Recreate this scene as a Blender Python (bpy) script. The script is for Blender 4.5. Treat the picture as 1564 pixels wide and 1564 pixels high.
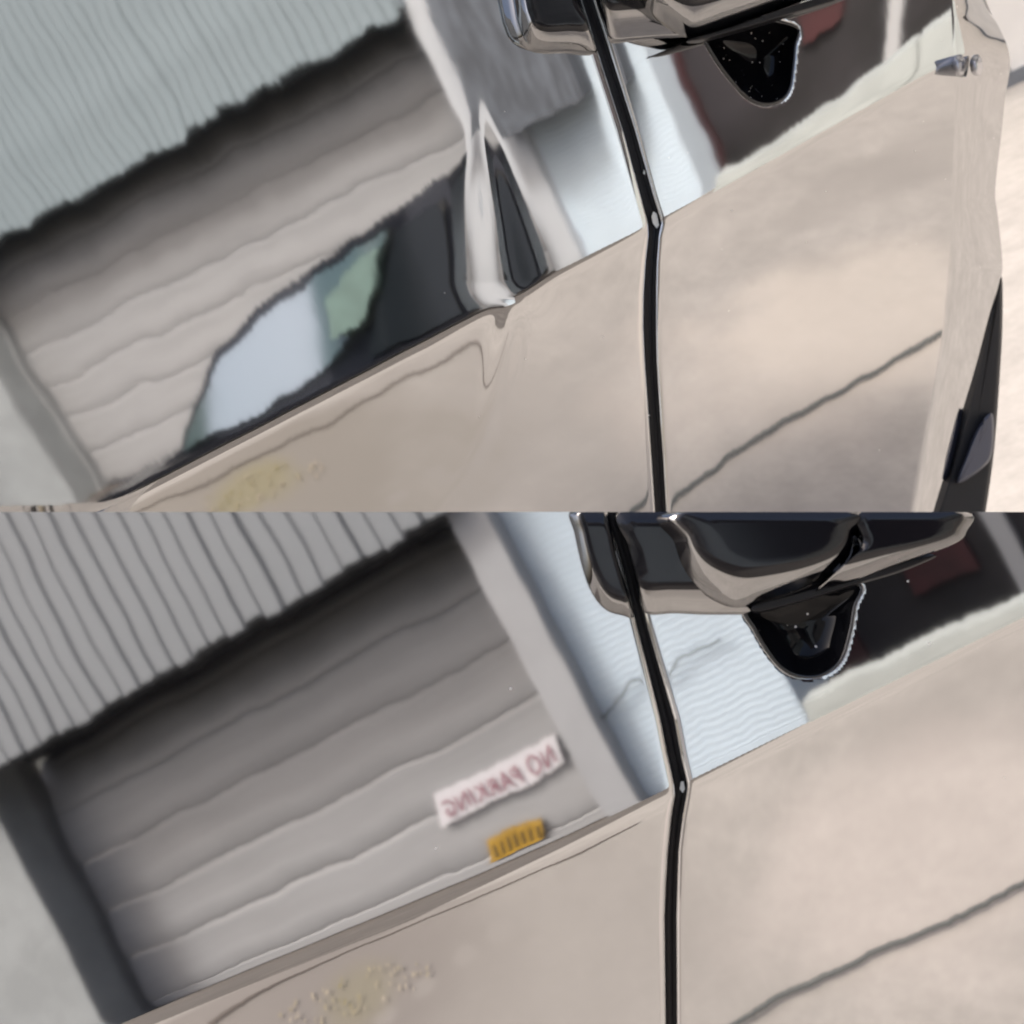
import bpy, bmesh, math, random
from math import sin, cos, radians, sqrt, exp, pi
from mathutils import Vector, Matrix
random.seed(7)
for o in list(bpy.data.objects): bpy.data.objects.remove(o, do_unlink=True)
SC = bpy.context.scene
COL = SC.collection

# ------------------------------------------------------------------ camera
T = .36                                       # tan of half the field of view
ROLL, PITCH = radians(28), radians(17)
FWD = Vector((0, cos(PITCH), -sin(PITCH))); UP0 = Vector((0, sin(PITCH), cos(PITCH))); RT0 = Vector((1, 0, 0))
RGT = cos(ROLL) * RT0 - sin(ROLL) * UP0
UPV = sin(ROLL) * RT0 + cos(ROLL) * UP0
EYE = Vector((0, 0, 1.25))
cd = bpy.data.cameras.new('camera'); cam = bpy.data.objects.new('camera', cd); COL.objects.link(cam)
cd.sensor_width = 36; cd.lens = 18 / T; cd.clip_start = .02; cd.clip_end = 3000
cam.matrix_world = Matrix(((RGT.x, UPV.x, -FWD.x, EYE.x), (RGT.y, UPV.y, -FWD.y, EYE.y), (RGT.z, UPV.z, -FWD.z, EYE.z), (0, 0, 0, 1)))
cd.dof.use_dof = True; cd.dof.focus_distance = .90; cd.dof.aperture_fstop = 15
SC.camera = cam

# ------------------------------------------------------------------ sky, sun, exposure
SUN_AZ, SUN_EL = radians(248), radians(50)     # azimuth measured from straight behind the camera towards its right
sdir = Vector((sin(SUN_AZ) * cos(SUN_EL), -cos(SUN_AZ) * cos(SUN_EL), sin(SUN_EL)))
w = bpy.data.worlds.new('World'); SC.world = w; w.use_nodes = True
nt = w.node_tree; sky = nt.nodes.new('ShaderNodeTexSky'); sky.sky_type = 'NISHITA'; sky.sun_disc = False
sky.sun_elevation = SUN_EL; sky.sun_rotation = math.atan2(sdir.x, sdir.y); sky.dust_density = 8; sky.air_density = .75; sky.ozone_density = 0
bg = nt.nodes['Background']; bg.inputs['Strength'].default_value = .15
nt.links.new(sky.outputs[0], bg.inputs['Color'])
ld = bpy.data.lights.new('sun', 'SUN'); ld.energy = 1.5; ld.angle = radians(12); ld.color = (1, .97, .93)
sun = bpy.data.objects.new('sun', ld); COL.objects.link(sun); sun.rotation_euler = sdir.to_track_quat('Z', 'Y').to_euler()
vs = SC.view_settings; vs.view_transform = 'Standard'; vs.look = 'None'; vs.exposure = 1.5; vs.gamma = 1; vs.use_curve_mapping = False
SC.cycles.max_bounces = 5; SC.cycles.glossy_bounces = 4; SC.cycles.diffuse_bounces = 3; SC.cycles.caustics_reflective = False; SC.cycles.caustics_refractive = False
SC.cycles.use_denoising = True

# ------------------------------------------------------------------ materials
def mat(name, col, rough=.6, ior=1.45, metal=0., var=.0, vscale=6., bump=0., bscale=40., stretch=None, col2=None, v2=(.4, .6)):
    m = bpy.data.materials.new(name); m.use_nodes = True
    N = m.node_tree.nodes; L = m.node_tree.links; b = N['Principled BSDF']
    b.inputs['Roughness'].default_value = rough; b.inputs['IOR'].default_value = ior; b.inputs['Metallic'].default_value = metal
    b.inputs['Base Color'].default_value = (*col, 1)
    tc = N.new('ShaderNodeTexCoord'); src = tc.outputs['Object']
    if stretch:
        mp = N.new('ShaderNodeMapping'); mp.inputs['Scale'].default_value = stretch; L.new(src, mp.inputs[0]); src = mp.outputs[0]
    if var or col2:
        n = N.new('ShaderNodeTexNoise'); n.inputs['Scale'].default_value = vscale; n.inputs['Detail'].default_value = 7; n.inputs['Roughness'].default_value = .62
        L.new(src, n.inputs['Vector'])
        r = N.new('ShaderNodeValToRGB'); r.color_ramp.elements[0].position = v2[0]; r.color_ramp.elements[1].position = v2[1]
        c2 = col2 or tuple(c * (1 - var) for c in col)
        r.color_ramp.elements[0].color = (*c2, 1); r.color_ramp.elements[1].color = (*col, 1)
        L.new(n.outputs['Fac'], r.inputs[0]); L.new(r.outputs[0], b.inputs['Base Color'])
    if bump:
        n2 = N.new('ShaderNodeTexNoise'); n2.inputs['Scale'].default_value = bscale; n2.inputs['Detail'].default_value = 3
        L.new(src, n2.inputs['Vector'])
        bp = N.new('ShaderNodeBump'); bp.inputs['Strength'].default_value = 1; bp.inputs['Distance'].default_value = bump
        L.new(n2.outputs['Fac'], bp.inputs['Height']); L.new(bp.outputs[0], b.inputs['Normal'])
    return m

def paint(name, axis_s, axis_t, peel=.004, wave=.003, speck=.0, ior=9.0, rough=.028):
    """glossy black car lacquer: dark base, strong mirror reflection, fine orange peel drawn out across the sheet, a few dust specks"""
    m = bpy.data.materials.new(name); m.use_nodes = True
    N = m.node_tree.nodes; L = m.node_tree.links; b = N['Principled BSDF']
    b.inputs['Base Color'].default_value = (.004, .004, .005, 1); b.inputs['Roughness'].default_value = rough; b.inputs['IOR'].default_value = ior
    tc = N.new('ShaderNodeTexCoord')
    def dot(v, k):
        d = N.new('ShaderNodeVectorMath'); d.operation = 'DOT_PRODUCT'; d.inputs[1].default_value = v * k
        L.new(tc.outputs['Object'], d.inputs[0]); return d.outputs['Value']
    def coords(ks, kt):
        c = N.new('ShaderNodeCombineXYZ'); L.new(dot(axis_s, ks), c.inputs[0]); L.new(dot(axis_t, kt), c.inputs[1]); return c.outputs[0]
    def noise(ks, kt, det=2):
        n = N.new('ShaderNodeTexNoise'); n.inputs['Scale'].default_value = 1; n.inputs['Detail'].default_value = det
        L.new(coords(ks, kt), n.inputs['Vector']); return n.outputs['Fac']
    # lacquer texture: the surface normal wanders a fraction of a degree, quickly along the sheet and slowly across it
    geo = N.new('ShaderNodeNewGeometry'); acc = geo.outputs['Normal']
    for ax, ks, kt, det, amp in ((axis_t, 190, 26, 4, peel), (axis_s, 160, 60, 1, peel * .35), (axis_t, 26, 18, 1, wave), (axis_s, 22, 20, 1, wave * .7)):
        su = N.new('ShaderNodeMath'); su.operation = 'SUBTRACT'; su.inputs[1].default_value = .5; L.new(noise(ks, kt + len(N) * .001, det), su.inputs[0])
        sc_ = N.new('ShaderNodeVectorMath'); sc_.operation = 'SCALE'; sc_.inputs[0].default_value = ax * amp; L.new(su.outputs[0], sc_.inputs['Scale'])
        ad = N.new('ShaderNodeVectorMath'); ad.operation = 'ADD'; L.new(acc, ad.inputs[0]); L.new(sc_.outputs[0], ad.inputs[1]); acc = ad.outputs[0]
    nm = N.new('ShaderNodeVectorMath'); nm.operation = 'NORMALIZE'; L.new(acc, nm.inputs[0]); L.new(nm.outputs[0], b.inputs['Normal'])
    if speck:
        v = N.new('ShaderNodeTexVoronoi'); v.inputs['Scale'].default_value = 1; L.new(coords(260, 260), v.inputs['Vector'])
        r1 = N.new('ShaderNodeMath'); r1.operation = 'LESS_THAN'; r1.inputs[1].default_value = .15; L.new(v.outputs['Distance'], r1.inputs[0])
        sep = N.new('ShaderNodeSeparateColor'); L.new(v.outputs['Color'], sep.inputs[0])
        r2 = N.new('ShaderNodeMath'); r2.operation = 'LESS_THAN'; r2.inputs[1].default_value = speck; L.new(sep.outputs[0], r2.inputs[0])
        mu = N.new('ShaderNodeMath'); mu.operation = 'MULTIPLY'; L.new(r1.outputs[0], mu.inputs[0]); L.new(r2.outputs[0], mu.inputs[1])
        d = N.new('ShaderNodeBsdfDiffuse'); d.inputs[0].default_value = (.75, .72, .68, 1)
        mx = N.new('ShaderNodeMixShader'); L.new(mu.outputs[0], mx.inputs[0]); L.new(b.outputs[0], mx.inputs[1]); L.new(d.outputs[0], mx.inputs[2])
        L.new(mx.outputs[0], N['Material Output'].inputs['Surface'])
    return m

# ------------------------------------------------------------------ small helpers
def obj(name, verts, faces, m=None, parent=None, smooth=False):
    me = bpy.data.meshes.new(name); me.from_pydata([tuple(v) for v in verts], [], faces); me.update()
    if smooth: me.polygons.foreach_set('use_smooth', [True] * len(me.polygons))
    if m: me.materials.append(m)
    o = bpy.data.objects.new(name, me); COL.objects.link(o)
    if parent: o.parent = parent; o.matrix_parent_inverse = parent.matrix_world.inverted()
    return o
def empty(name, loc):
    o = bpy.data.objects.new(name, None); COL.objects.link(o); o.matrix_world = Matrix.Translation(loc); return o
def tag(o, label=None, cat=None, group=None, kind=None):
    for k, v in (('label', label), ('category', cat), ('group', group), ('kind', kind)):
        if v: o[k] = v
    return o
def interp(pts, y):
    if y <= pts[0][0]: i = 0
    elif y >= pts[-1][0]: i = len(pts) - 2
    else:
        i = 0
        while pts[i + 1][0] < y: i += 1
    (a, p), (b, q) = pts[i], pts[i + 1]
    return p + (q - p) * (y - a) / (b - a)
def ray(px, py): return FWD + (px - 782) / 782 * T * RGT + (782 - py) / 782 * T * UPV
def smooth_poly(pts, n=10, closed=True):
    out = []; N = len(pts)
    for i in range(N if closed else N - 1):
        g = lambda k: Vector(pts[k % N]) if closed else Vector(pts[min(max(k, 0), N - 1)])
        p0, p1, p2, p3 = g(i - 1), g(i), g(i + 1), g(i + 2)
        for k in range(n):
            t = k / n
            out.append(.5 * ((2 * p1) + (p2 - p0) * t + (2 * p0 - 5 * p1 + 4 * p2 - p3) * t * t + (3 * p1 - p0 - 3 * p2 + p3) * t ** 3))
    if not closed: out.append(Vector(pts[-1]))
    return out
def tube(name, pts, r, m, parent=None, seg=8):
    V, Fc = [], []
    for i, p in enumerate(pts):
        d = (pts[min(i + 1, len(pts) - 1)] - pts[max(i - 1, 0)]).normalized()
        a = d.orthogonal().normalized() if abs(d.z) > .9 else d.cross(Vector((0, 0, 1))).normalized(); b = d.cross(a)
        for k in range(seg): V.append(p + r * (cos(2 * pi * k / seg) * a + sin(2 * pi * k / seg) * b))
    for i in range(len(pts) - 1):
        for k in range(seg): Fc.append((i * seg + k, i * seg + (k + 1) % seg, (i + 1) * seg + (k + 1) % seg, (i + 1) * seg + k))
    Fc.append(tuple(range(seg))[::-1]); Fc.append(tuple((len(pts) - 1) * seg + k for k in range(seg)))
    return obj(name, V, Fc, m, parent, True)

class Side:
    """one side of a car: a base plane seen at pixel (px,py) at a depth, turned by psi and leaning by eps, folded along a body line"""
    def __init__(s, px, py, depth, psi, eps, crease, delta):
        a, e = radians(psi), radians(eps)
        s.n = Vector((sin(a) * cos(e), -cos(a) * cos(e), sin(e))); s.P = EYE + ray(px, py) * depth; s.c = s.n.dot(s.P)
        s.s = Vector((cos(a), sin(a), 0)); s.t = s.n.cross(s.s); s.crease = crease; s.td = math.tan(radians(delta)); s.mm = depth * T / 782
        x0, x1 = crease[1][0], crease[-2][0]
        s.cd = (s.pt(x1, interp(crease, x1)) - s.pt(x0, interp(crease, x0))).normalized(); s.tp = s.n.cross(s.cd)
        if s.tp.z < 0: s.tp = -s.tp
        s.cl = [((s.pt(x, y) - s.P).dot(s.cd), (s.pt(x, y) - s.P).dot(s.tp)) for x, y in crease]
        s.n2 = (s.n - s.td * s.tp).normalized()
    def pt(s, px, py, h=0.):
        d = ray(px, py); return EYE + d * ((s.c + h - s.n.dot(EYE)) / s.n.dot(d))
    def q(s, px, py): return (interp(s.crease, px) - py) * .885
    def qm(s, p):
        d = p - s.P; return d.dot(s.tp) - interp(s.cl, d.dot(s.cd))
    def fold(s, px, py, wd=3.):
        h = 0.; wm = wd * s.mm
        for _ in range(3):
            x = -s.qm(s.pt(px, py, h) - s.n * h) / wm
            if x < -12: return 0.
            h = -s.td * wm * (math.log1p(exp(x)) if x < 30 else x)
        return h
    def mirror(s, px, py, below=False):
        n = s.n2 if below else s.n
        d = ray(px, py); p = s.pt(px, py, s.fold(px, py) if below else 0.); return p, d - 2 * d.dot(n) * n
    def ground(s, px, py, z=0.):
        p, r = s.mirror(px, py, True); return p + r * ((z - p.z) / r.z)

class Facade:
    """upright plane standing across the yard from a car side; local u (along), v (up), w (out towards the car)"""
    def __init__(s, side, az, dist):
        a = radians(az); s.d = Vector((sin(a), -cos(a), 0)); s.U = Vector((cos(a), sin(a), 0)); s.N = -s.d; s.side = side
        s.o = Vector((side.P.x, side.P.y, 0)) + s.d * dist
    def __call__(s, u, v, w=0.): return s.o + s.U * u + Vector((0, 0, v)) + s.N * w
    def uv(s, px, py, w=0.):
        p, r = s.side.mirror(px, py); o = s.o + s.N * w
        k = (o - p).dot(s.d) / r.dot(s.d); x = p + r * k
        return (x - s.o).dot(s.U), x.z
    def box(s, name, u0, u1, v0, v1, w0, w1, m, parent=None, bev=0.):
        bm = bmesh.new()
        vs = [bm.verts.new(s(u, v, ww)) for ww in (w0, w1) for v in (v0, v1) for u in (u0, u1)]
        for f in ((0, 1, 3, 2), (4, 6, 7, 5), (0, 4, 5, 1), (2, 3, 7, 6), (0, 2, 6, 4), (1, 5, 7, 3)): bm.faces.new([vs[i] for i in f])
        bmesh.ops.recalc_face_normals(bm, faces=bm.faces)
        if bev: bmesh.ops.bevel(bm, geom=bm.edges[:], offset=bev, segments=2, affect='EDGES')
        me = bpy.data.meshes.new(name); bm.to_mesh(me); bm.free(); me.materials.append(m)
        o = bpy.data.objects.new(name, me); COL.objects.link(o)
        if parent: o.parent = parent; o.matrix_parent_inverse = parent.matrix_world.inverted()
        return o

# ------------------------------------------------------------------ the two car sides
CR_A = [(-300, 1022), (180, 775), (780, 458), (1001, 345), (1364, 141), (1456, 92), (1700, -38)]
CR_B = [(-200, 1735), (300, 1528), (760, 1337), (1040, 1206), (1564, 948), (1800, 832)]
CR_A = [tuple(p) for p in smooth_poly(CR_A, 8, False)]; CR_B = [tuple(p) for p in smooth_poly(CR_B, 8, False)]
A = Side(1000, 340, 1.3, 28, 0, CR_A, 9)
B = Side(1040, 1205, .66, 0, 10, CR_B, 14)
FA = Facade(A, 85, 4.7)
FB = Facade(B, 22, 3.6)

M = {}
M['paint_a'] = paint('black_lacquer_upper', A.s, A.t, peel=.0034, wave=.008, speck=.003, rough=.032)
M['paint_b'] = paint('black_lacquer_lower', B.s, B.t, peel=.0026, wave=.006, speck=.003)
M['cup'] = paint('black_cup_lacquer', B.s, B.t, speck=.22, ior=1.3)
M['gloss'] = paint('black_handle_lacquer', B.s, B.t, ior=4)
M['rimgloss'] = mat('cup_rim_gloss', (.005, .005, .006), .12, 1.7)
M['handle'] = mat('satin_black_handle', (.006, .006, .008), .12, 1.5)
M['rubber'] = mat('black_rubber', (.006, .006, .008), .45, 1.4)
M['chrome'] = mat('chrome', (.6, .6, .62), .25, 1.5, .8)
M['tyre'] = mat('tyre_rubber', (.02, .02, .022), .7)
M['alloy'] = mat('alloy_rim', (.10, .105, .135), .45, 1.5, .2)
M['chip'] = mat('paint_chip', (.8, .8, .74), .7)
M['concrete'] = mat('concrete_yard', (.232, .221, .206), .85, var=.22, vscale=3.5, bump=.0004, bscale=60, v2=(.25, .75))
def tone_spots(m, spots):  # soft darker, paler and mossy spots mixed into the base colour
    N = m.node_tree.nodes; L = m.node_tree.links; b = N['Principled BSDF']; tc = N.new('ShaderNodeTexCoord')
    ns = N.new('ShaderNodeTexNoise'); ns.inputs['Scale'].default_value = 5; ns.inputs['Detail'].default_value = 6; L.new(tc.outputs['Object'], ns.inputs['Vector'])
    src = b.inputs['Base Color'].links[0].from_socket
    for scl, lo, hi, k in ((14, .35, .72, .93), (55, .3, .62, .95)):
        gn = N.new('ShaderNodeTexNoise'); gn.inputs['Scale'].default_value = scl; gn.inputs['Detail'].default_value = 8; gn.inputs['Roughness'].default_value = .7; L.new(tc.outputs['Object'], gn.inputs['Vector'])
        rm = N.new('ShaderNodeMapRange'); rm.inputs['From Min'].default_value = lo; rm.inputs['From Max'].default_value = hi; rm.inputs['To Min'].default_value = k; rm.inputs['To Max'].default_value = 1.08; L.new(gn.outputs['Fac'], rm.inputs['Value'])
        ml = N.new('ShaderNodeVectorMath'); ml.operation = 'SCALE'; L.new(src, ml.inputs[0]); L.new(rm.outputs[0], ml.inputs['Scale']); src = ml.outputs[0]
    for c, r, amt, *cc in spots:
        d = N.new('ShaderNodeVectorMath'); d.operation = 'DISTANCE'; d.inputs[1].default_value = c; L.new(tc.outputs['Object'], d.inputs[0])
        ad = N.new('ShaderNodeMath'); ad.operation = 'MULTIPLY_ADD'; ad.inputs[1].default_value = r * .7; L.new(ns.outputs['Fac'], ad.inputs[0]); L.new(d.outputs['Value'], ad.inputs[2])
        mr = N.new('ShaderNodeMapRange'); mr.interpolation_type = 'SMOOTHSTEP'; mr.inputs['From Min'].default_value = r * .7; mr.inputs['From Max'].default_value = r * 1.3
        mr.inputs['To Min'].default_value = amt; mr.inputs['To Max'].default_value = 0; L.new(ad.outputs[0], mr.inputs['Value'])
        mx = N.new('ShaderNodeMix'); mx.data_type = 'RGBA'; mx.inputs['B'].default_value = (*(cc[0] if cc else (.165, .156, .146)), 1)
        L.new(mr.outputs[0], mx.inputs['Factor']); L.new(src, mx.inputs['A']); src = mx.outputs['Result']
    L.new(src, b.inputs['Base Color'])
tone_spots(M['concrete'], [(A.ground(1330, 270), .22, .55), (A.ground(1450, 230), .28, .5), (A.ground(1250, 330), .14, .5), (B.ground(1400, 1110), .13, .5), (B.ground(1530, 1050), .18, .5), (B.ground(560, 1500), .3, .45), (A.ground(450, 720), .45, .4), (B.ground(1100, 1560), .3, .35), (A.ground(850, 700), .3, .3), (A.ground(600, 700), .8, .7), (A.ground(350, 790), .8, .8, (.13, .12, .105)), (B.ground(700, 1500), .5, .7), (B.ground(420, 1560), .5, .8, (.11, .10, .093)), (B.ground(900, 1420), .35, .3)]
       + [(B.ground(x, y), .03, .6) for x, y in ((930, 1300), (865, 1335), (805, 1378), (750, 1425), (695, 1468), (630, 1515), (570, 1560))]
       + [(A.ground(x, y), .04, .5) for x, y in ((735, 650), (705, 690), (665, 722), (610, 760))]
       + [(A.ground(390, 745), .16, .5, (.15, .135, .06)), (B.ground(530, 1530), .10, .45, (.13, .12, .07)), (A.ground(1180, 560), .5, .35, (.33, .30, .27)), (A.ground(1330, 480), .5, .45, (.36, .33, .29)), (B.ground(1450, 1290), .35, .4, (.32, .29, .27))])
M['canopy'] = mat('grey_fluted_board', (.168, .208, .232), .6, var=.16, vscale=3, stretch=(1, 1, .35))
M['canopy_b'] = mat('grey_fascia_board', (.14, .155, .172), .6, var=.16, vscale=3, stretch=(1, 1, .35))
M['slat'] = mat('shutter_grey', (.225, .232, .242), .55, var=.12, vscale=4, stretch=(.3, .3, 3))
M['dark'] = mat('shade_black', (.012, .013, .016), .8)  # near-black, so the recess under the canopy reads as deep shade
M['pilaster'] = mat('grey_render', (.22, .24, .25), .8, var=.14, vscale=5, bump=.003)
M['jamb'] = mat('jamb_grey', (.20, .212, .222), .8, var=.2, vscale=5)
M['column'] = mat('white_column', (.235, .247, .263), .7, var=.08, vscale=4)
M['column_a'] = mat('white_gatepost', (.33, .355, .385), .7, var=.06, vscale=4)
M['siding'] = mat('pale_blue_siding', (.48, .56, .63), .5, var=.05, vscale=2)
M['brick'] = mat('dark_brick', (.024, .022, .026), .6, var=.7, vscale=1.6)
M['red'] = mat('maroon_panel', (.045, .011, .013), .6, var=.5, vscale=3)
M['white'] = mat('white_post', (.30, .31, .32), .6)
M['paper'] = mat('white_paper', (.46, .46, .49), .8, var=.04, vscale=20)
M['lowwall'] = mat('pale_block', (.28, .305, .30), .8, var=.15, vscale=4)
M['redink'] = mat('red_marker', (.16, .02, .045), .7)
M['yellow'] = mat('yellow_label', (.30, .18, .015), .5, var=.25, vscale=30)
M['black'] = mat('black_print', (.02, .015, .01), .7)
M['cable'] = mat('grey_green_cable', (.045, .052, .052), .6)
M['damp'] = mat('damp_concrete', (.20, .18, .162), .8, var=.2, vscale=5)
M['dark_apron'] = mat('dark_apron', (.085, .078, .072), .9, var=.3, vscale=8, bump=.004, bscale=90)
M['joint'] = mat('joint_dark', (.06, .05, .044), .9)
M['awning'] = mat('grey_awning', (.072, .084, .102), .7, var=.5, vscale=9, stretch=(3, 3, .5))
M['moss'] = mat('moss', (.15, .13, .055), .95, col2=(.24, .21, .165), vscale=9, bump=.01)
M['carbody'] = mat('dark_blue_car', (.006, .007, .010), .05, 1.45)
M['glass'] = mat('tinted_glass', (.03, .06, .06), .08, 5)
M['mint'] = mat('mint_green', (.07, .115, .105), .6, var=.25, vscale=8)
M['glassdark'] = mat('dark_glass', (.006, .008, .01), .08, 1.35)
M['wall'] = mat('cream_wall', (.85, .82, .75), .8, var=.1, vscale=2)

# ------------------------------------------------------------------ ground
g = 140
ground = obj('ground', [(-g, -g, 0), (g, -g, 0), (g, g, 0), (-g, g, 0)], [(0, 1, 2, 3)], M['concrete'])
tag(ground, 'pale beige concrete yard under and around the cars', kind='structure')

# ------------------------------------------------------------------ garage fronts facing the cars
def garage(F, edge, jl, sl, sr, colr, sidr, rib, lab, mcan, mcol, top=3.3):
    """edge: (u0,v0),(u1,v1) of the canopy's lower edge; jl: inner edge of left pilaster; sl/sr shutter sides; colr: column right; sidr: siding right end"""
    root = empty('garage', F((sl + sr) / 2, 0))
    v = edge
    can = F.box('canopy', jl - 3.2, sr + .02, v + .012, top, -.25, .10, mcan, root)
    n = 0; u = jl - 2.6
    proto = None
    while u < sr + .0:
        if proto is None:
            proto = F.box('fascia_board', 0, rib * .985, v - .012, top, .105, .13, mcan, can, bev=.007)
            b = proto; base = b.matrix_world.translation.copy()
        else:
            b = proto.copy(); COL.objects.link(b)
        b.parent = can; b.matrix_parent_inverse = Matrix()
        b.location = F.U * u + F.N * random.uniform(-.006, .006) + Vector((0, 0, random.uniform(-.015, .008)))
        u += rib; n += 1
    F.box('shade_drum', sl, sr, v - .02, v + .30, -.72, -.26, M['dark'], root)  # near-black box added to darken the top of the shutter
    F.box('pilaster', jl - 3.2, jl, 0, v + .01, -.3, 0, M['pilaster'], root)
    F.box('jamb', jl, sl + .01, 0, v - .003, -.30, -.20, M['jamb'], root)
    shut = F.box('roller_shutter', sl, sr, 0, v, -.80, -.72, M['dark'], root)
    # slats: straight below, rolled back at the top so the shutter shades off there
    hs = .215; z = .03; R = .34; z1 = v - R
    prof = [(0, .007), (.004, .0105), (.02, .013), (.05, .0175), (.08, .0152), (.115, .014), (.15, .013), (.18, .0125), (.20, .012), (.210, .010), (.213, .007)]
    pr = None
    while z < z1 + R * 1.45:
        if z + hs < z1 and pr is not None:
            s_ = pr.copy(); COL.objects.link(s_); s_.location = (0, 0, z - .03)
        else:
            V, Fc = [], []; m_ = len(prof)
            for u_ in (sl + .01, sr - .005):
                for (zz, ww) in prof:
                    h_ = z + zz; th = max(0., (h_ - z1) / R)
                    if th > 0: V.append(F(u_, z1 + (R + ww) * sin(th), -.285 + ww - (R + ww) * (1 - cos(th))))
                    else: V.append(F(u_, h_, -.285 + ww))
            for i in range(m_ - 1): Fc.append((i, i + 1, m_ + i + 1, m_ + i))
            s_ = obj('slat', V, Fc, M['slat'], None, True)
            if pr is None: pr = s_
        s_.parent = shut; s_.matrix_parent_inverse = Matrix()
        z += hs
    F.box('threshold', jl, sr, 0, .012, -.28, -.1, M['joint'], root)
    F.box('shade_soffit', jl - 3.2, sr, v - .002, v + .011, -.24, .095, M['dark'], root)  # dark sheet added under the canopy to deepen its shade
    F.box('column', sr, colr, 0, top, -.3, .03, mcol, root, bev=.004)
    # siding: fine horizontal ribs
    V, Fc = [], []; z = 0.
    while z < top:
        for (dz, ww) in ((0, .0), (.018, .006), (.021, -.004)):
            V += [F(colr, z + dz, -.06 + ww), F(sidr, z + dz, -.06 + ww)]
        z += .024
    for i in range(len(V) // 2 - 1): Fc.append((2 * i, 2 * i + 1, 2 * i + 3, 2 * i + 2))
    obj('siding', V, Fc, M['siding'], root)
    F.box('end_wall', colr, sidr, 0, top, -.5, -.09, M['siding'], root)
    ap = [F(jl - 3, .004, -.1), F(sidr, .004, -.1), F(sidr, .004, 2.6), F(jl - 3, .004, 3.0)]
    ap = [Vector((p.x, p.y, .004)) for p in ap]
    tag(obj('bounce_apron', ap, [(0, 1, 2, 3)], M['dark_apron']), 'dark ground strip added at the garage foot to cut bounced light', kind='structure')  # apron added to keep ground light off the shutter tops
    tag(root, lab, 'garage')
    return root

ua = lambda *p, w=0.: FA.uv(*p, w)
ub = lambda *p, w=0.: FB.uv(*p, w)
ea = .5 * (ua(300, 200, w=.13)[1] + ua(590, 20, w=.13)[1])
eb = .5 * (ub(300, 1000, w=.13)[1] + ub(650, 790, w=.13)[1])
garage(FA, ea, ua(60, 680)[0], ua(100, 640, w=-.27)[0], ua(645, 60)[0], ua(735, 60)[0], ua(1040, 270)[0], .060,
       'grey roller shutter garage mirrored in the dented car side', M['canopy'], M['column_a'])
garage(FB, eb, ub(90, 1430)[0], ub(140, 1420, w=-.27)[0], ub(820, 1040)[0], ub(885, 1040)[0], ub(1230, 1110)[0], .085,
       'grey roller shutter garage with paper sign mirrored in the repaired car side', M['canopy_b'], M['column'])

# ------------------------------------------------------------------ dark building, post and low wall beyond each garage
def yard_end(F, u0, u1, redu, post, dist, lab, deep=2.):
    r = empty('brick_building', F((u0 + u1) / 2, 0, -dist))
    F.box('wall', u0, u1, 0, 5, -dist - deep, -dist, M['brick'], r)
    for a, b, v0, v1 in redu: F.box('panel', a, b, v0, v1, -dist, -dist + .05, M['red'], r)
    F.box('downpipe', post, post + .07, 0, 5, -dist, -dist + .12, M['white'], r)
    tag(r, lab, 'building'); return r
def span(F, w, *px): return [F.uv(*p, w)[0] for p in px]
DA = 1.2; a = span(FA, -DA, (1040, 200), (1900, -200), (1030, 180), (1100, 240), (1215, 120), (1275, 120), (1325, 60))
yard_end(FA, a[0], a[1] + 4, [(a[2], a[3], 0, 1.6), (a[4], a[5], .5, 1.3)], a[6], DA, 'dark brick building with red panels mirrored above the dented car door line')
DB = 1.4; b = span(FB, -DB, (1215, 1050), (1650, 830), (1270, 1050), (1330, 1000), (1400, 900), (1500, 870), (1525, 830))
yard_end(FB, b[0], b[1], [(b[2], b[3], 0, .6), (b[4], b[5], .3, 1.0)], b[6], DB, 'dark brick building with red panels mirrored above the repaired car door line', .25)

def low_wall(F, px0, px1, top, w, lab):
    u0, u1 = F.uv(*px0, w)[0], F.uv(*px1, w)[0]; v = F.uv(*top, w)[1]
    r = empty('low_wall', F((u0 + u1) / 2, 0, w)); u = u0
    while u < u1:
        F.box('wall_block', u, u + .795, 0, v, w - .15, w, M['lowwall'], r, bev=.006); u += .8
    tag(r, lab, 'wall')
low_wall(FA, (1075, 250), (1900, -200), (1150, 246), .8, 'low pale block wall mirrored just above the dented car door line')
low_wall(FB, (1235, 1100), (1650, 830), (1400, 992), .3, 'low pale block wall mirrored just above the repaired car door line')

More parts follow.
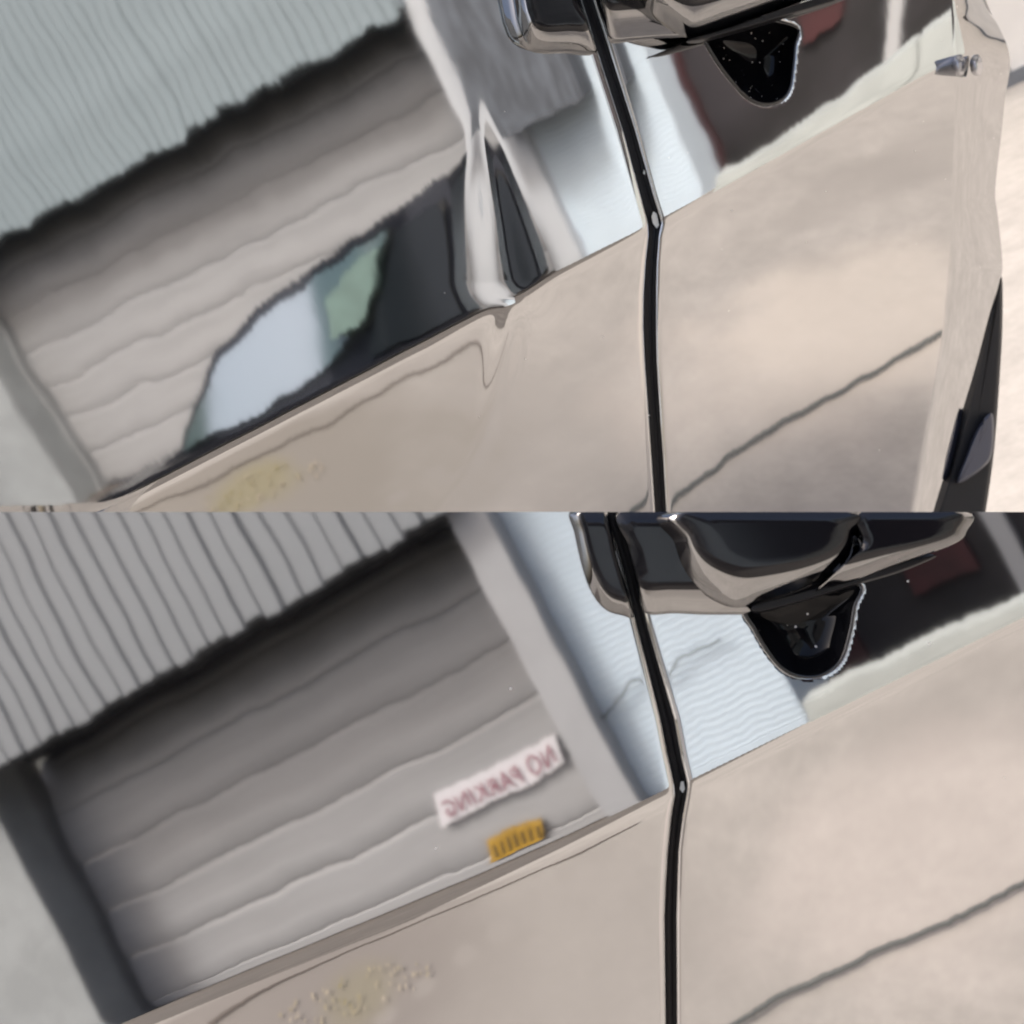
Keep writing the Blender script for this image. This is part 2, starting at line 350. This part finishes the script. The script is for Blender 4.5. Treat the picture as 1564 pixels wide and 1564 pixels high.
# ------------------------------------------------------------------ notices on the lower shutter
def quad_on(F, name, px, w, th, m, parent=None):
    P = [F.uv(*p, w) for p in px]
    V = [F(u, v, w) for u, v in P] + [F(u, v, w + th) for u, v in P]
    return obj(name, V, [(0, 1, 2, 3), (7, 6, 5, 4), (0, 4, 5, 1), (1, 5, 6, 2), (2, 6, 7, 3), (3, 7, 4, 0)], m, parent)
sg = empty('notice', FB(ub(760, 1200, w=-.25)[0], 0, -.25))
quad_on(FB, 'paper_sheet', [(848, 1120), (664, 1213), (675, 1268), (862, 1163)], -.256, .004, M['paper'], sg)
tag(sg, 'white paper notice lettered NO PARKING in red, taped to the shutter', 'sign')
def lettering(F, text, p0, p1, w, hgt, m, parent):
    cu = bpy.data.curves.new('lettering', 'FONT'); cu.body = text; cu.size = 1; cu.space_character = 1.12
    to = bpy.data.objects.new('lettering', cu); COL.objects.link(to); bpy.context.view_layer.update()
    me = bpy.data.meshes.new_from_object(to.evaluated_get(bpy.context.evaluated_depsgraph_get())); bpy.data.objects.remove(to)
    xs = [v.co.x for v in me.vertices]; L = max(xs); a = Vector(F.uv(*p0, w)); b = Vector(F.uv(*p1, w)); d = b - a
    for v in me.vertices:
        k = v.co.x / L; p = a + d * k; v.co = F(p.x, p.y + v.co.y * hgt, w)
    me.materials.append(m); o = bpy.data.objects.new('lettering', me); COL.objects.link(o); o.parent = parent; o.matrix_parent_inverse = parent.matrix_world.inverted()
    return o
lettering(FB, 'NO PARKING', (853, 1160), (686, 1252), -.244, .09, M['redink'], sg)
yl = empty('label_plate', FB(ub(790, 1290, w=-.25)[0], 0, -.25))
quad_on(FB, 'plate', [(828, 1246), (742, 1285), (754, 1336), (838, 1292)], -.258, .004, M['yellow'], yl)
for k in range(7):
    x = 752 + k * 11.5; y = 1298 - k * 5.4
    quad_on(FB, 'dark_stripe', [(x + 3, y - 6), (x, y - 3), (x + 8, y + 20), (x + 11, y + 16)], -.2535, .002, M['black'], yl)
tag(yl, 'small yellow plate with dark slanted stripes at the shutter foot', 'label')
ga = [o for o in bpy.data.objects if o.name == 'garage'][0]
aw = [FA.uv(*p, .0) for p in ((745, 120), (935, 120), (850, 165))]
FA.box('awning', aw[0][0], aw[1][0], aw[2][1], aw[2][1] + .75, -.05, .25, M['awning'], ga)
cpts = [FB(*ub(x, y, w=-.03), -.03) for x, y in smooth_poly([(893, 1118), (915, 1100), (935, 1082), (965, 1042), (1000, 1040), (1022, 1030), (1040, 1003), (1075, 985), (1100, 978)], 6, False)]
tag(tube('wall_cable', cpts, .004, M['cable']), 'thin dark cable drooping across the pale siding', 'cable')

# ------------------------------------------------------------------ parked car mirrored in the dented door
WC = 1.0
def pc(px, py, w=WC): u, v = FA.uv(px, py, w); return FA(u, v, w)
def plate(name, px, m, parent, w0=WC, lean=.30, depth=.05, vtop=None):
    """panel traced on the car's flank; it leans inwards with height"""
    P = [FA.uv(*p, w0) for p in px]; v0 = min(p[1] for p in P)
    f = [FA(u, v, w0 - lean * (v - v0)) for u, v in P]; b_ = [p - FA.N * depth for p in f]; n = len(f)
    return obj(name, f + b_, [tuple(range(n)), tuple(range(n, 2 * n))[::-1]] + [(i, n + i, n + (i + 1) % n, (i + 1) % n) for i in range(n)], m, parent)
pk = empty('parked_car', FA(FA.uv(500, 560, WC)[0], 0, WC - .6))
plate('body', [(235, 722), (275, 690), (282, 640), (305, 560), (370, 490), (470, 415), (560, 350), (630, 303), (655, 292), (670, 310), (742, 475), (735, 495), (500, 612)], M['carbody'], pk, WC - .03, .30, .4)
plate('front_window', [(282, 690), (290, 640), (316, 570), (385, 500), (470, 433), (565, 368), (560, 470), (500, 560), (400, 625)], M['glass'], pk, WC + .01)
plate('mint_patch', [(490, 470), (520, 420), (565, 385), (566, 450), (545, 500), (505, 520)], M['mint'], pk, WC + .025)  # flat mint patch just in front of the window glass
plate('rear_window', [(585, 368), (630, 332), (648, 325), (660, 335), (722, 475), (650, 510), (560, 548)], M['glassdark'], pk, WC + .01)
plate('sill_panel', [(150, 770), (275, 712), (748, 478), (748, 510), (725, 530), (160, 810)], M['carbody'], pk, WC + .02, 0, .4)
tag(pk, 'dark parked car with pale blue side window, mirrored in the dented door', 'car')

# ------------------------------------------------------------------ marks on the ground, seen in the lower doors
def strip(name, side, pts, wd, m, z=.004):
    P = [side.ground(x, y) for x, y in smooth_poly(pts, 6, False)]; V = []; Fc = []
    for i, p in enumerate(P):
        d = (P[min(i + 1, len(P) - 1)] - P[max(i - 1, 0)]).normalized(); n = Vector((-d.y, d.x, 0))
        V += [p + n * wd / 2 + Vector((0, 0, z)), p - n * wd / 2 + Vector((0, 0, z))]
    for i in range(len(P) - 1): Fc.append((2 * i, 2 * i + 1, 2 * i + 3, 2 * i + 2))
    return obj(name, V, Fc, m)
def gpts(side, pts, z): return [side.ground(x, y, z) for x, y in smooth_poly(pts, 6, False)]
tag(tube('ground_cable', gpts(A, [(880, 850), (960, 792), (1040, 742), (1110, 697), (1180, 655), (1260, 612), (1350, 562), (1440, 508), (1500, 472)], .012), .0047, M['cable']),
    'grey green cable lying across the yard, mirrored low in the dented car doors', 'cable')
tag(tube('ground_cable', gpts(B, [(1060, 1590), (1120, 1560), (1200, 1512), (1300, 1470), (1430, 1415), (1564, 1352), (1640, 1310)], .012), .0032, M['cable']),
    'thin dark cable lying across the yard, mirrored low in the repaired car doors', 'cable')
tag(strip('ground_joint', A, [(200, 785), (330, 732), (430, 682), (520, 638), (600, 592), (690, 545), (775, 492)], .012, M['joint']), 'dark slab joint mirrored under the dent', kind='structure')
tag(strip('ground_joint', B, [(300, 1580), (460, 1480), (600, 1415), (760, 1345), (880, 1295), (985, 1240)], .010, M['joint']), 'dark slab joint mirrored under the repaired body line', kind='structure')
def flecks(side, c, rx, ry, n):
    V, Fc = [], []
    for _ in range(n):
        a_ = random.uniform(0, 2 * pi); r = sqrt(random.random()); x = c[0] + rx * r * cos(a_); y = c[1] + ry * r * sin(a_) - (x - c[0]) * .35
        l_ = random.uniform(1.5, 8); b_ = random.uniform(.8, 2); i0 = len(V); th = random.uniform(-.4, .3); z = Vector((0, 0, .004 + random.random() * .004))
        for k in range(6):
            q_ = 2 * pi * k / 6; p_, o_ = l_ * cos(q_) * random.uniform(.6, 1.1), b_ * sin(q_)
            V.append(side.ground(x + p_ * sin(th) + o_ * cos(th), y + p_ * cos(th) - o_ * sin(th)) + z)
        Fc.append(tuple(range(i0, i0 + 6)))
    return obj('moss', V, Fc, M['moss'])
tag(flecks(A, (390, 752), 120, 24, 60), 'yellow green moss on the concrete, mirrored under the dented body line', 'moss', kind='stuff')
tag(flecks(B, (530, 1530), 120, 30, 60), 'dull green moss on the concrete, mirrored under the repaired body line', 'moss', kind='stuff')

# ------------------------------------------------------------------ wall behind the upper car, far right
d0 = ray(1550, 128); p0 = EYE + d0 * (-EYE.z / d0.z)
bw = empty('boundary_wall', p0)
dv = Vector((.94, -.34, 0)); nv = Vector((.34, .94, 0))
for k in range(9):
    o_ = p0 + dv * (k - 3) * 1.2; q = []
    for zz in (0, 2.4):
        for a_, b_ in ((.006, 0), (1.194, 0), (1.194, .18), (.006, .18)): q.append(o_ + dv * a_ + nv * b_ + Vector((0, 0, zz)))
    obj('wall_panel', q, [(0, 1, 5, 4), (1, 2, 6, 5), (2, 3, 7, 6), (3, 0, 4, 7), (4, 5, 6, 7)], M['wall'], bw)
o_ = p0 - dv * 3.6 - nv * .03
q = [o_ + dv * a_ + nv * b_ + Vector((0, 0, zz)) for zz in (0, .06) for a_, b_ in ((0, 0), (10.8, 0), (10.8, .03), (0, .03))]
obj('shadow_strip', q, [(0, 1, 5, 4), (1, 2, 6, 5), (2, 3, 7, 6), (3, 0, 4, 7), (4, 5, 6, 7)], M['jamb'], bw)  # grey strip painting the shadow line along the wall foot
tag(bw, 'pale wall on the far side of the yard, beyond the dented car', 'wall')

# ------------------------------------------------------------------ car body sheets
SL_A = [(-200, 832), (0, 889), (100, 920), (200, 952), (300, 979), (340, 989.5), (360, 991), (400, 986.5), (450, 983.5), (500, 983), (550, 985), (600, 988.5), (650, 992), (700, 995.5), (782, 1001), (900, 1009)]
SR_A = [(-200, 846), (0, 906), (100, 938), (200, 970), (300, 998), (340, 1010.5), (360, 1006), (400, 1003), (450, 1002), (500, 1002), (550, 1003), (600, 1006), (650, 1009), (700, 1013), (782, 1017.5), (900, 1026)]
SL_B = [(700, 903), (782, 927), (880, 956), (950, 971), (1020, 989), (1100, 1009), (1150, 1019), (1200, 1030), (1214, 1031), (1250, 1025), (1300, 1020), (1350, 1017), (1400, 1015), (1564, 1017), (1700, 1018)]
SR_B = [(700, 918), (782, 943), (880, 971), (950, 987), (1020, 1007), (1100, 1030), (1150, 1039), (1199, 1050), (1214, 1048.5), (1250, 1042), (1300, 1036), (1350, 1034.5), (1400, 1033), (1564, 1034), (1700, 1035)]
DR_A = [(-200, 1446), (0, 1452), (92, 1457), (200, 1457), (380, 1450), (500, 1440), (600, 1424), (700, 1403), (782, 1388), (900, 1360)]
const = lambda v: [(-1000, v), (3000, v)]

CUP_A = [(1075, 52), (1092, 88), (1115, 120), (1140, 147), (1163, 158), (1188, 155), (1205, 138), (1211, 105), (1214, 70), (1216, 42), (1160, 30), (1100, 36)]
CUP_B = [(1138, 930), (1153, 960), (1172, 993), (1196, 1021), (1225, 1033), (1256, 1030), (1284, 1008), (1298, 965), (1305, 925), (1312, 893), (1240, 880), (1170, 905)]
def sdf(poly, x, y):
    d = 1e9; ins = False; n = len(poly); j = n - 1
    for i in range(n):
        xi, yi = poly[i]; xj, yj = poly[j]
        ex, ey = xj - xi, yj - yi; wx, wy = x - xi, y - yi
        t = max(0, min(1, (wx * ex + wy * ey) / (ex * ex + ey * ey + 1e-9)))
        d = min(d, (wx - ex * t) ** 2 + (wy - ey * t) ** 2)
        if (yi > y) != (yj > y) and x < (xj - xi) * (y - yi) / (yj - yi) + xi: ins = not ins
        j = i
    return -sqrt(d) if ins else sqrt(d)
cupA = [tuple(p) for p in smooth_poly(CUP_A, 5)]; cupB = [tuple(p) for p in smooth_poly(CUP_B, 5)]
def near(poly, x, y, m=20):
    return min(p[0] for p in poly) - m < x < max(p[0] for p in poly) + m and min(p[1] for p in poly) - m < y < max(p[1] for p in poly) + m

def dent(x, y):
    """the knock in the upper left door: a shallow upright hollow above the body line with a pinched fold running down from it"""
    dx, dy = x - 774, y - 430
    r = dx - .16 * dy
    if dy > 0: return -.0014 * exp(-(r / 34) ** 2 / 2 - (dy / 30) ** 2 / 2)
    k = max(.22, 1 + dy / 330)                # narrows to a point upwards
    return -.0014 * k * exp(-(r / (34 * k)) ** 2 / 2 - (dy / 190) ** 4 / 2)
def fold_below(x, y):
    if y < 440: return 0
    yy = y - 458
    xl = 782 - .0009 * yy * yy - .05 * yy
    return .0022 * exp(-((x - xl) / 14) ** 2 / 2) * exp(-yy / 110) * (1 - exp(-yy / 30)) if yy > 0 else 0

def sheet(name, side, left, right, y0, y1, hfun, m, parent, step=4.5, flange=('r',), extra_rows=()):
    rows = []; y = y0
    n = int((y1 - y0) / step) + 1
    ys = [y0 + (y1 - y0) * i / n for i in range(n + 1)]
    wid = max(interp(right, yy) - interp(left, yy) for yy in (y0, (y0 + y1) / 2, y1)); k = int(wid / step)
    V, Fc = [], []
    fr = [0] * (1 if 'l' in flange else 0) + [i / k for i in range(k + 1)] + [1] * (1 if 'r' in flange else 0)
    W = len(fr)
    for yy in ys:
        a_, b_ = interp(left, yy), interp(right, yy)
        for i, f in enumerate(fr):
            # pack columns towards flanged edges so that the rolled edge stays crisp
            x = a_ + (b_ - a_) * f
            h = hfun(x, yy)
            if 'r' in flange: e = b_ - x; h -= .0011 * exp(-(e / 3.2)) ** 2
            if 'l' in flange: e = x - a_; h -= .0011 * exp(-(e / 3.2)) ** 2
            if ('l' in flange and i == 0) or ('r' in flange and i == W - 1): h -= .014
            V.append(side.pt(x, yy, h))
    for j in range(len(ys) - 1):
        for i in range(W - 1): Fc.append((j * W + i, (j + 1) * W + i, (j + 1) * W + i + 1, j * W + i + 1))
    return obj(name, V, Fc, m, parent, True)

def hA_left(x, y): return A.fold(x, y) + dent(x, y) + fold_below(x, y) - .0005 * exp(-(interp(SL_A, y) - x) / 35)
def hA_right(x, y):
    h = A.fold(x, y)
    k = max(0, x - 1080) / 380
    h -= .0006 * exp(-(x - interp(SR_A, y)) / 55)
    qq = A.q(x, y)
    if qq > 0: h += .11 * k * k * qq * A.mm * .5
    if near(cupA, x, y):
        d = sdf(cupA, x, y)
        if d < 1: h -= 80 * A.mm * min(1, max(0, (1 - d) / 10)) ** 2
    return h
def hB_left(x, y): return B.fold(x, y, 5)
def hB_right(x, y):
    h = B.fold(x, y)
    if near(cupB, x, y):
        d = sdf(cupB, x, y)
        if d < 1: h -= 80 * B.mm * min(1, max(0, (1 - d) / 10)) ** 2
    return h

def blob(name, side, outline, h0, h1, bev_down, bev_side, m, parent, seg=9, n=8, dome=.0, m2=None, cut=6):
    P = smooth_poly(outline, n); N = len(P)
    area = sum(P[i].x * P[(i + 1) % N].y - P[(i + 1) % N].x * P[i].y for i in range(N))
    if area < 0: P.reverse()
    nr = []
    for i in range(N):
        t = (P[(i + 1) % N] - P[i - 1]).normalized(); nr.append(Vector((-t.y, t.x)))   # inward (y down, positive area)
    bv = []
    for i in range(N):
        k = max(0, -nr[i].y)
        if nr[i].y > .6: bv.append(0.); continue
        bv.append(bev_side + (bev_down - bev_side) * k ** 1.5)
    rings = []
    rings.append([side.pt(p.x, p.y, h0) for p in P])
    for k in range(seg + 1):
        th = k / seg * pi / 2
        rings.append([side.pt(P[i].x + nr[i].x * bv[i] * k / seg, P[i].y + nr[i].y * bv[i] * k / seg, h0 + (h1 - h0) * (.25 + .75 * sin(th))) for i in range(N)])
    Q = [P[i] + nr[i] * bv[i] for i in range(N)]; c = sum(Q, Vector((0, 0))) / N
    for k in (.8, .5, .2):
        rings.append([side.pt(c.x + (p.x - c.x) * k, c.y + (p.y - c.y) * k, h1 + dome * (1 - k * k)) for p in Q])
    V = [v for r in rings for v in r]; Fc = []
    for j in range(len(rings) - 1):
        for i in range(N): Fc.append((j * N + i, j * N + (i + 1) % N, (j + 1) * N + (i + 1) % N, (j + 1) * N + i))
    V.append(side.pt(c.x, c.y, h1 + dome)); e = len(V) - 1; j = (len(rings) - 1) * N
    for i in range(N): Fc.append((j + i, j + (i + 1) % N, e))
    o = obj(name, V, Fc, m, parent, True)
    if m2:
        o.data.materials.append(m2)
        for p in o.data.polygons: p.material_index = 1 if p.index >= N * (1 + cut) else 0
    return o

def shell(name, side, outer, inner, h0, h1, parent, cut=.7, n=6, seg=10, power=1.):
    """a moulded piece: an outer outline on the door, a smaller inner outline standing proud of it, a rounded skirt between"""
    P, Q = smooth_poly(outer, n), smooth_poly(inner, n)
    if outer[0][1] == 782:      # straight cut along the edge of the sheet
        for L_ in (P, Q):
            for p in L_: p.y = max(p.y, 782.)
    N = len(P); c = sum(Q, Vector((0, 0))) / N; rings = [[side.pt(p.x, p.y, h0) for p in P]]
    for k in range(seg + 1):
        f = k / seg
        rings.append([side.pt(*P[i].lerp(Q[i], f), h0 + (h1 - h0) * (.2 + .8 * sin(f * pi / 2) ** power)) for i in range(N)])
    for f in (.66, .33): rings.append([side.pt(c.x + (q_.x - c.x) * f, c.y + (q_.y - c.y) * f, h1) for q_ in Q])
    V = [v for r in rings for v in r]; Fc = []
    for j in range(len(rings) - 1):
        for i in range(N): Fc.append((j * N + i, j * N + (i + 1) % N, (j + 1) * N + (i + 1) % N, (j + 1) * N + i))
    V.append(side.pt(c.x, c.y, h1)); j = (len(rings) - 1) * N
    for i in range(N): Fc.append((j + i, j + (i + 1) % N, len(V) - 1))
    o = obj(name, V, Fc, M['gloss'], parent, True); o.data.materials.append(M['handle'])
    for p in o.data.polygons: p.material_index = 1 if p.index >= N * (1 + cut * seg) else 0
    return o

def cup(side, poly, parent, m, rim):
    """the finger hollow under the handle"""
    N = len(poly); c = Vector((sum(p[0] for p in poly) / N, sum(p[1] for p in poly) / N))
    V, Fc = [], []; R = 12
    for j in range(R + 1):
        k = 1 - j / R
        h = (-.018 * (1 - k ** 2.6) + .0006) * side.mm / .0004
        for p in poly: V.append(side.pt(c.x + (p[0] - c.x) * k, c.y + (p[1] - c.y) * k, h + side.fold(*p) * 0))
    for j in range(R):
        for i in range(N): Fc.append((j * N + i, j * N + (i + 1) % N, (j + 1) * N + (i + 1) % N, (j + 1) * N + i))
    o = obj('handle_cup', V, Fc, m, parent, True)
    pts = [side.pt(p[0], p[1], .0004) for p in poly]; tube('cup_rim', pts + pts[:1], +.0016 * side.mm / .0006, rim, o)
    return o

def gap(side, L, R, y0, y1, parent, depth=.009):
    V, Fc = [], []; ys = [y0 + (y1 - y0) * i / 90 for i in range(91)]
    for yy in ys:
        a_, b_ = interp(L, yy) - 3, interp(R, yy) + 3
        for f, dh in ((0, 0), (.3, .0015), (.55, .002), (.62, -.002), (.7, .002), (1, 0)):
            x = a_ + (b_ - a_) * f; V.append(side.pt(x, yy, side.fold(x, yy) - depth + dh))
    for j in range(90):
        for i in range(5): Fc.append((j * 6 + i, (j + 1) * 6 + i, (j + 1) * 6 + i + 1, j * 6 + i + 1))
    return obj('door_seal', V, Fc, M['rubber'], parent, True)
def chip(side, pts, parent, h=.0):
    P = [side.pt(x, y, side.fold(x, y) + h) for x, y in pts]; Q = [side.pt(x, y, side.fold(x, y) + h - .001) for x, y in pts]; n = len(P)
    obj('paint_chip', P + Q, [tuple(range(n))] + [(i, n + i, n + (i + 1) % n, (i + 1) % n) for i in range(n)], M['chip'], parent)

# ---- upper, dented car
car = empty('dented_car', Vector((.15, 1.2, 0)))
dl = sheet('sliding_door', A, const(-620), SL_A, -260, 870, hA_left, M['paint_a'], car, flange=('r',))
dl['label'] = 'dented black door with a pinched body line'
drr = sheet('front_door', A, SR_A, DR_A, -260, 870, hA_right, M['paint_a'], car, flange=('l',))
gap(A, SL_A, SR_A, -260, 870, car)
chip(A, [(998, 323), (1003, 326), (1007, 344), (1003, 349), (997, 341), (995, 331)], car, -.0045)
chip(A, [(983, 259), (986, 262), (985, 267), (982, 265)], car, -.0045)
chip(A, [(989, 632), (993, 634), (989.5, 636)], car, -.004)
shell('handle_end', A, [(770, -120), (784, 0), (794, 45), (808, 70), (830, 79), (870, 79), (911, 80), (900, 45), (884, -10), (850, -120)],
      [(790, -120), (808, -10), (815, 15), (822, 30), (838, 36), (868, 34), (892, 32), (888, 10), (876, -20), (845, -120)], -.002, .022, car)
hba = shell('door_handle', A, [(870, -120), (906, -10), (922, 35), (936, 62), (970, 61), (1010, 58), (1050, 56), (1090, 46), (1080, -40), (1060, -120)],
      [(875, -120), (908, -50), (918, -20), (930, -5), (960, -5), (1000, -8), (1035, -10), (1060, -15), (1060, -60), (1050, -120)], -.002, .020, car)
shell('handle_grip', A, [(940, -130), (962, -40), (985, 12), (1008, 36), (1040, 54), (1064, 57), (1110, 42), (1170, 21), (1250, -8), (1330, -40), (1340, -130)],
      [(980, -130), (1000, -60), (1015, -35), (1030, -20), (1050, -12), (1070, -12), (1110, -22), (1165, -40), (1240, -62), (1300, -85), (1310, -130)], .012, .055, hba)
blob('handle_cap', A, [(1050, 62), (1066, 66), (1120, 52), (1200, 28), (1285, 2), (1330, -25), (1250, -4), (1110, 44)], .004, .030, 6, 4, M['rubber'], hba)
SIL = [(-140, 1460), (0, 1502), (40, 1525), (90, 1543), (150, 1535), (200, 1530), (290, 1520), (330, 1524), (400, 1531), (430, 1528), (480, 1519), (560, 1507), (640, 1491), (700, 1480), (782, 1460), (870, 1440)]
SIL = [tuple(p) for p in smooth_poly(SIL, 5, False)]
FE = [(y, x - .5) for y, x in DR_A]
def hfen(x, y):
    a_, b_ = interp(FE, y), interp(SIL, y); k = (x - a_) / (b_ - a_)
    return A.fold(x, y) - .0008 - .06 * k * k 
sheet('fender', A, FE, SIL, -140, 870, hfen, M['paint_a'], car, flange=())
wh = blob('wheel', A, [(1529, 420), (1531, 500), (1524, 620), (1517, 700), (1505, 785), (1490, 870), (1420, 870), (1430, 790), (1455, 690), (1470, 640), (1490, 560), (1510, 480)], -.13, -.10, 5, 5, M['tyre'], car)
blob('wheel_rim', A, [(1494, 652), (1516, 632), (1516, 690), (1500, 716), (1462, 738), (1476, 694)], -.098, -.09, 4, 4, M['alloy'], wh)
for x in (1465, 1491): blob('round_clip', A, [(x - 10, 98), (x - 6, 86), (x + 4, 84), (x + 10, 98), (x + 6, 114), (x - 5, 114)], -.004, .014, 9, 9, M['chrome'], car)
# ---- lower, repaired car
car2 = empty('repaired_car', Vector((.1, .95, 0)))
sheet('sliding_door', B, const(-620), SL_B, 782, 1860, hB_left, M['paint_b'], car2, flange=('r',))
sheet('front_door', B, SR_B, const(1610), 782, 1860, hB_right, M['paint_b'], car2, flange=('l',))
gap(B, SL_B, SR_B, 782, 1860, car2)
chip(B, [(1040, 1194), (1044, 1193), (1046, 1205), (1043, 1211), (1038, 1205)], car2, -.0045)
shell('handle_end', B, [(872, 782), (878, 815), (890, 868), (905, 908), (926, 932), (950, 940), (968, 941), (955, 892), (941, 845), (924, 782)],
      [(890, 782), (895, 812), (905, 850), (917, 880), (930, 900), (944, 908), (955, 908), (948, 880), (937, 840), (921, 782)], -.001, .011, car2)
hbb = shell('door_handle', B, [(945, 782), (958, 835), (972, 895), (986, 936), (1030, 937), (1090, 939), (1150, 936), (1120, 915), (1090, 870), (1075, 782)],
      [(948, 782), (961, 835), (972, 870), (982, 885), (1025, 885), (1070, 885), (1100, 890), (1095, 870), (1080, 840), (1072, 782)], -.001, .010, car2)
shell('handle_grip', B, [(1018, 782), (1027, 830), (1042, 872), (1068, 903), (1118, 928), (1170, 919), (1225, 901), (1275, 877), (1298, 855), (1306, 825), (1304, 782)],
      [(1060, 782), (1064, 815), (1080, 840), (1105, 855), (1140, 863), (1180, 861), (1230, 853), (1270, 840), (1288, 825), (1294, 808), (1294, 782)], .004, .024, hbb)
shell('handle_cap', B, [(1310, 782), (1312, 830), (1304, 862), (1282, 886), (1245, 903), (1300, 888), (1360, 866), (1420, 845), (1462, 828), (1476, 812), (1475, 782)],
      [(1318, 782), (1320, 820), (1316, 835), (1312, 842), (1310, 846), (1330, 842), (1365, 836), (1410, 828), (1445, 818), (1456, 806), (1456, 782)], .004, .022, hbb)
blob('handle_underside', B, [(1150, 926), (1200, 912), (1270, 892), (1340, 872), (1400, 854), (1430, 850), (1380, 872), (1310, 893), (1230, 918), (1160, 936)], .0, .004, 3, 3, M['rubber'], hbb)
cup(A, cupA, car, M['cup'], M['rimgloss']); cup(B, cupB, car2, M['cup'], M['rimgloss'])
tag(car, 'dented glossy black car side with crumpled body line', 'car', 'black car sides')
tag(car2, 'smooth repaired glossy black car side under the dented one', 'car', 'black car sides')
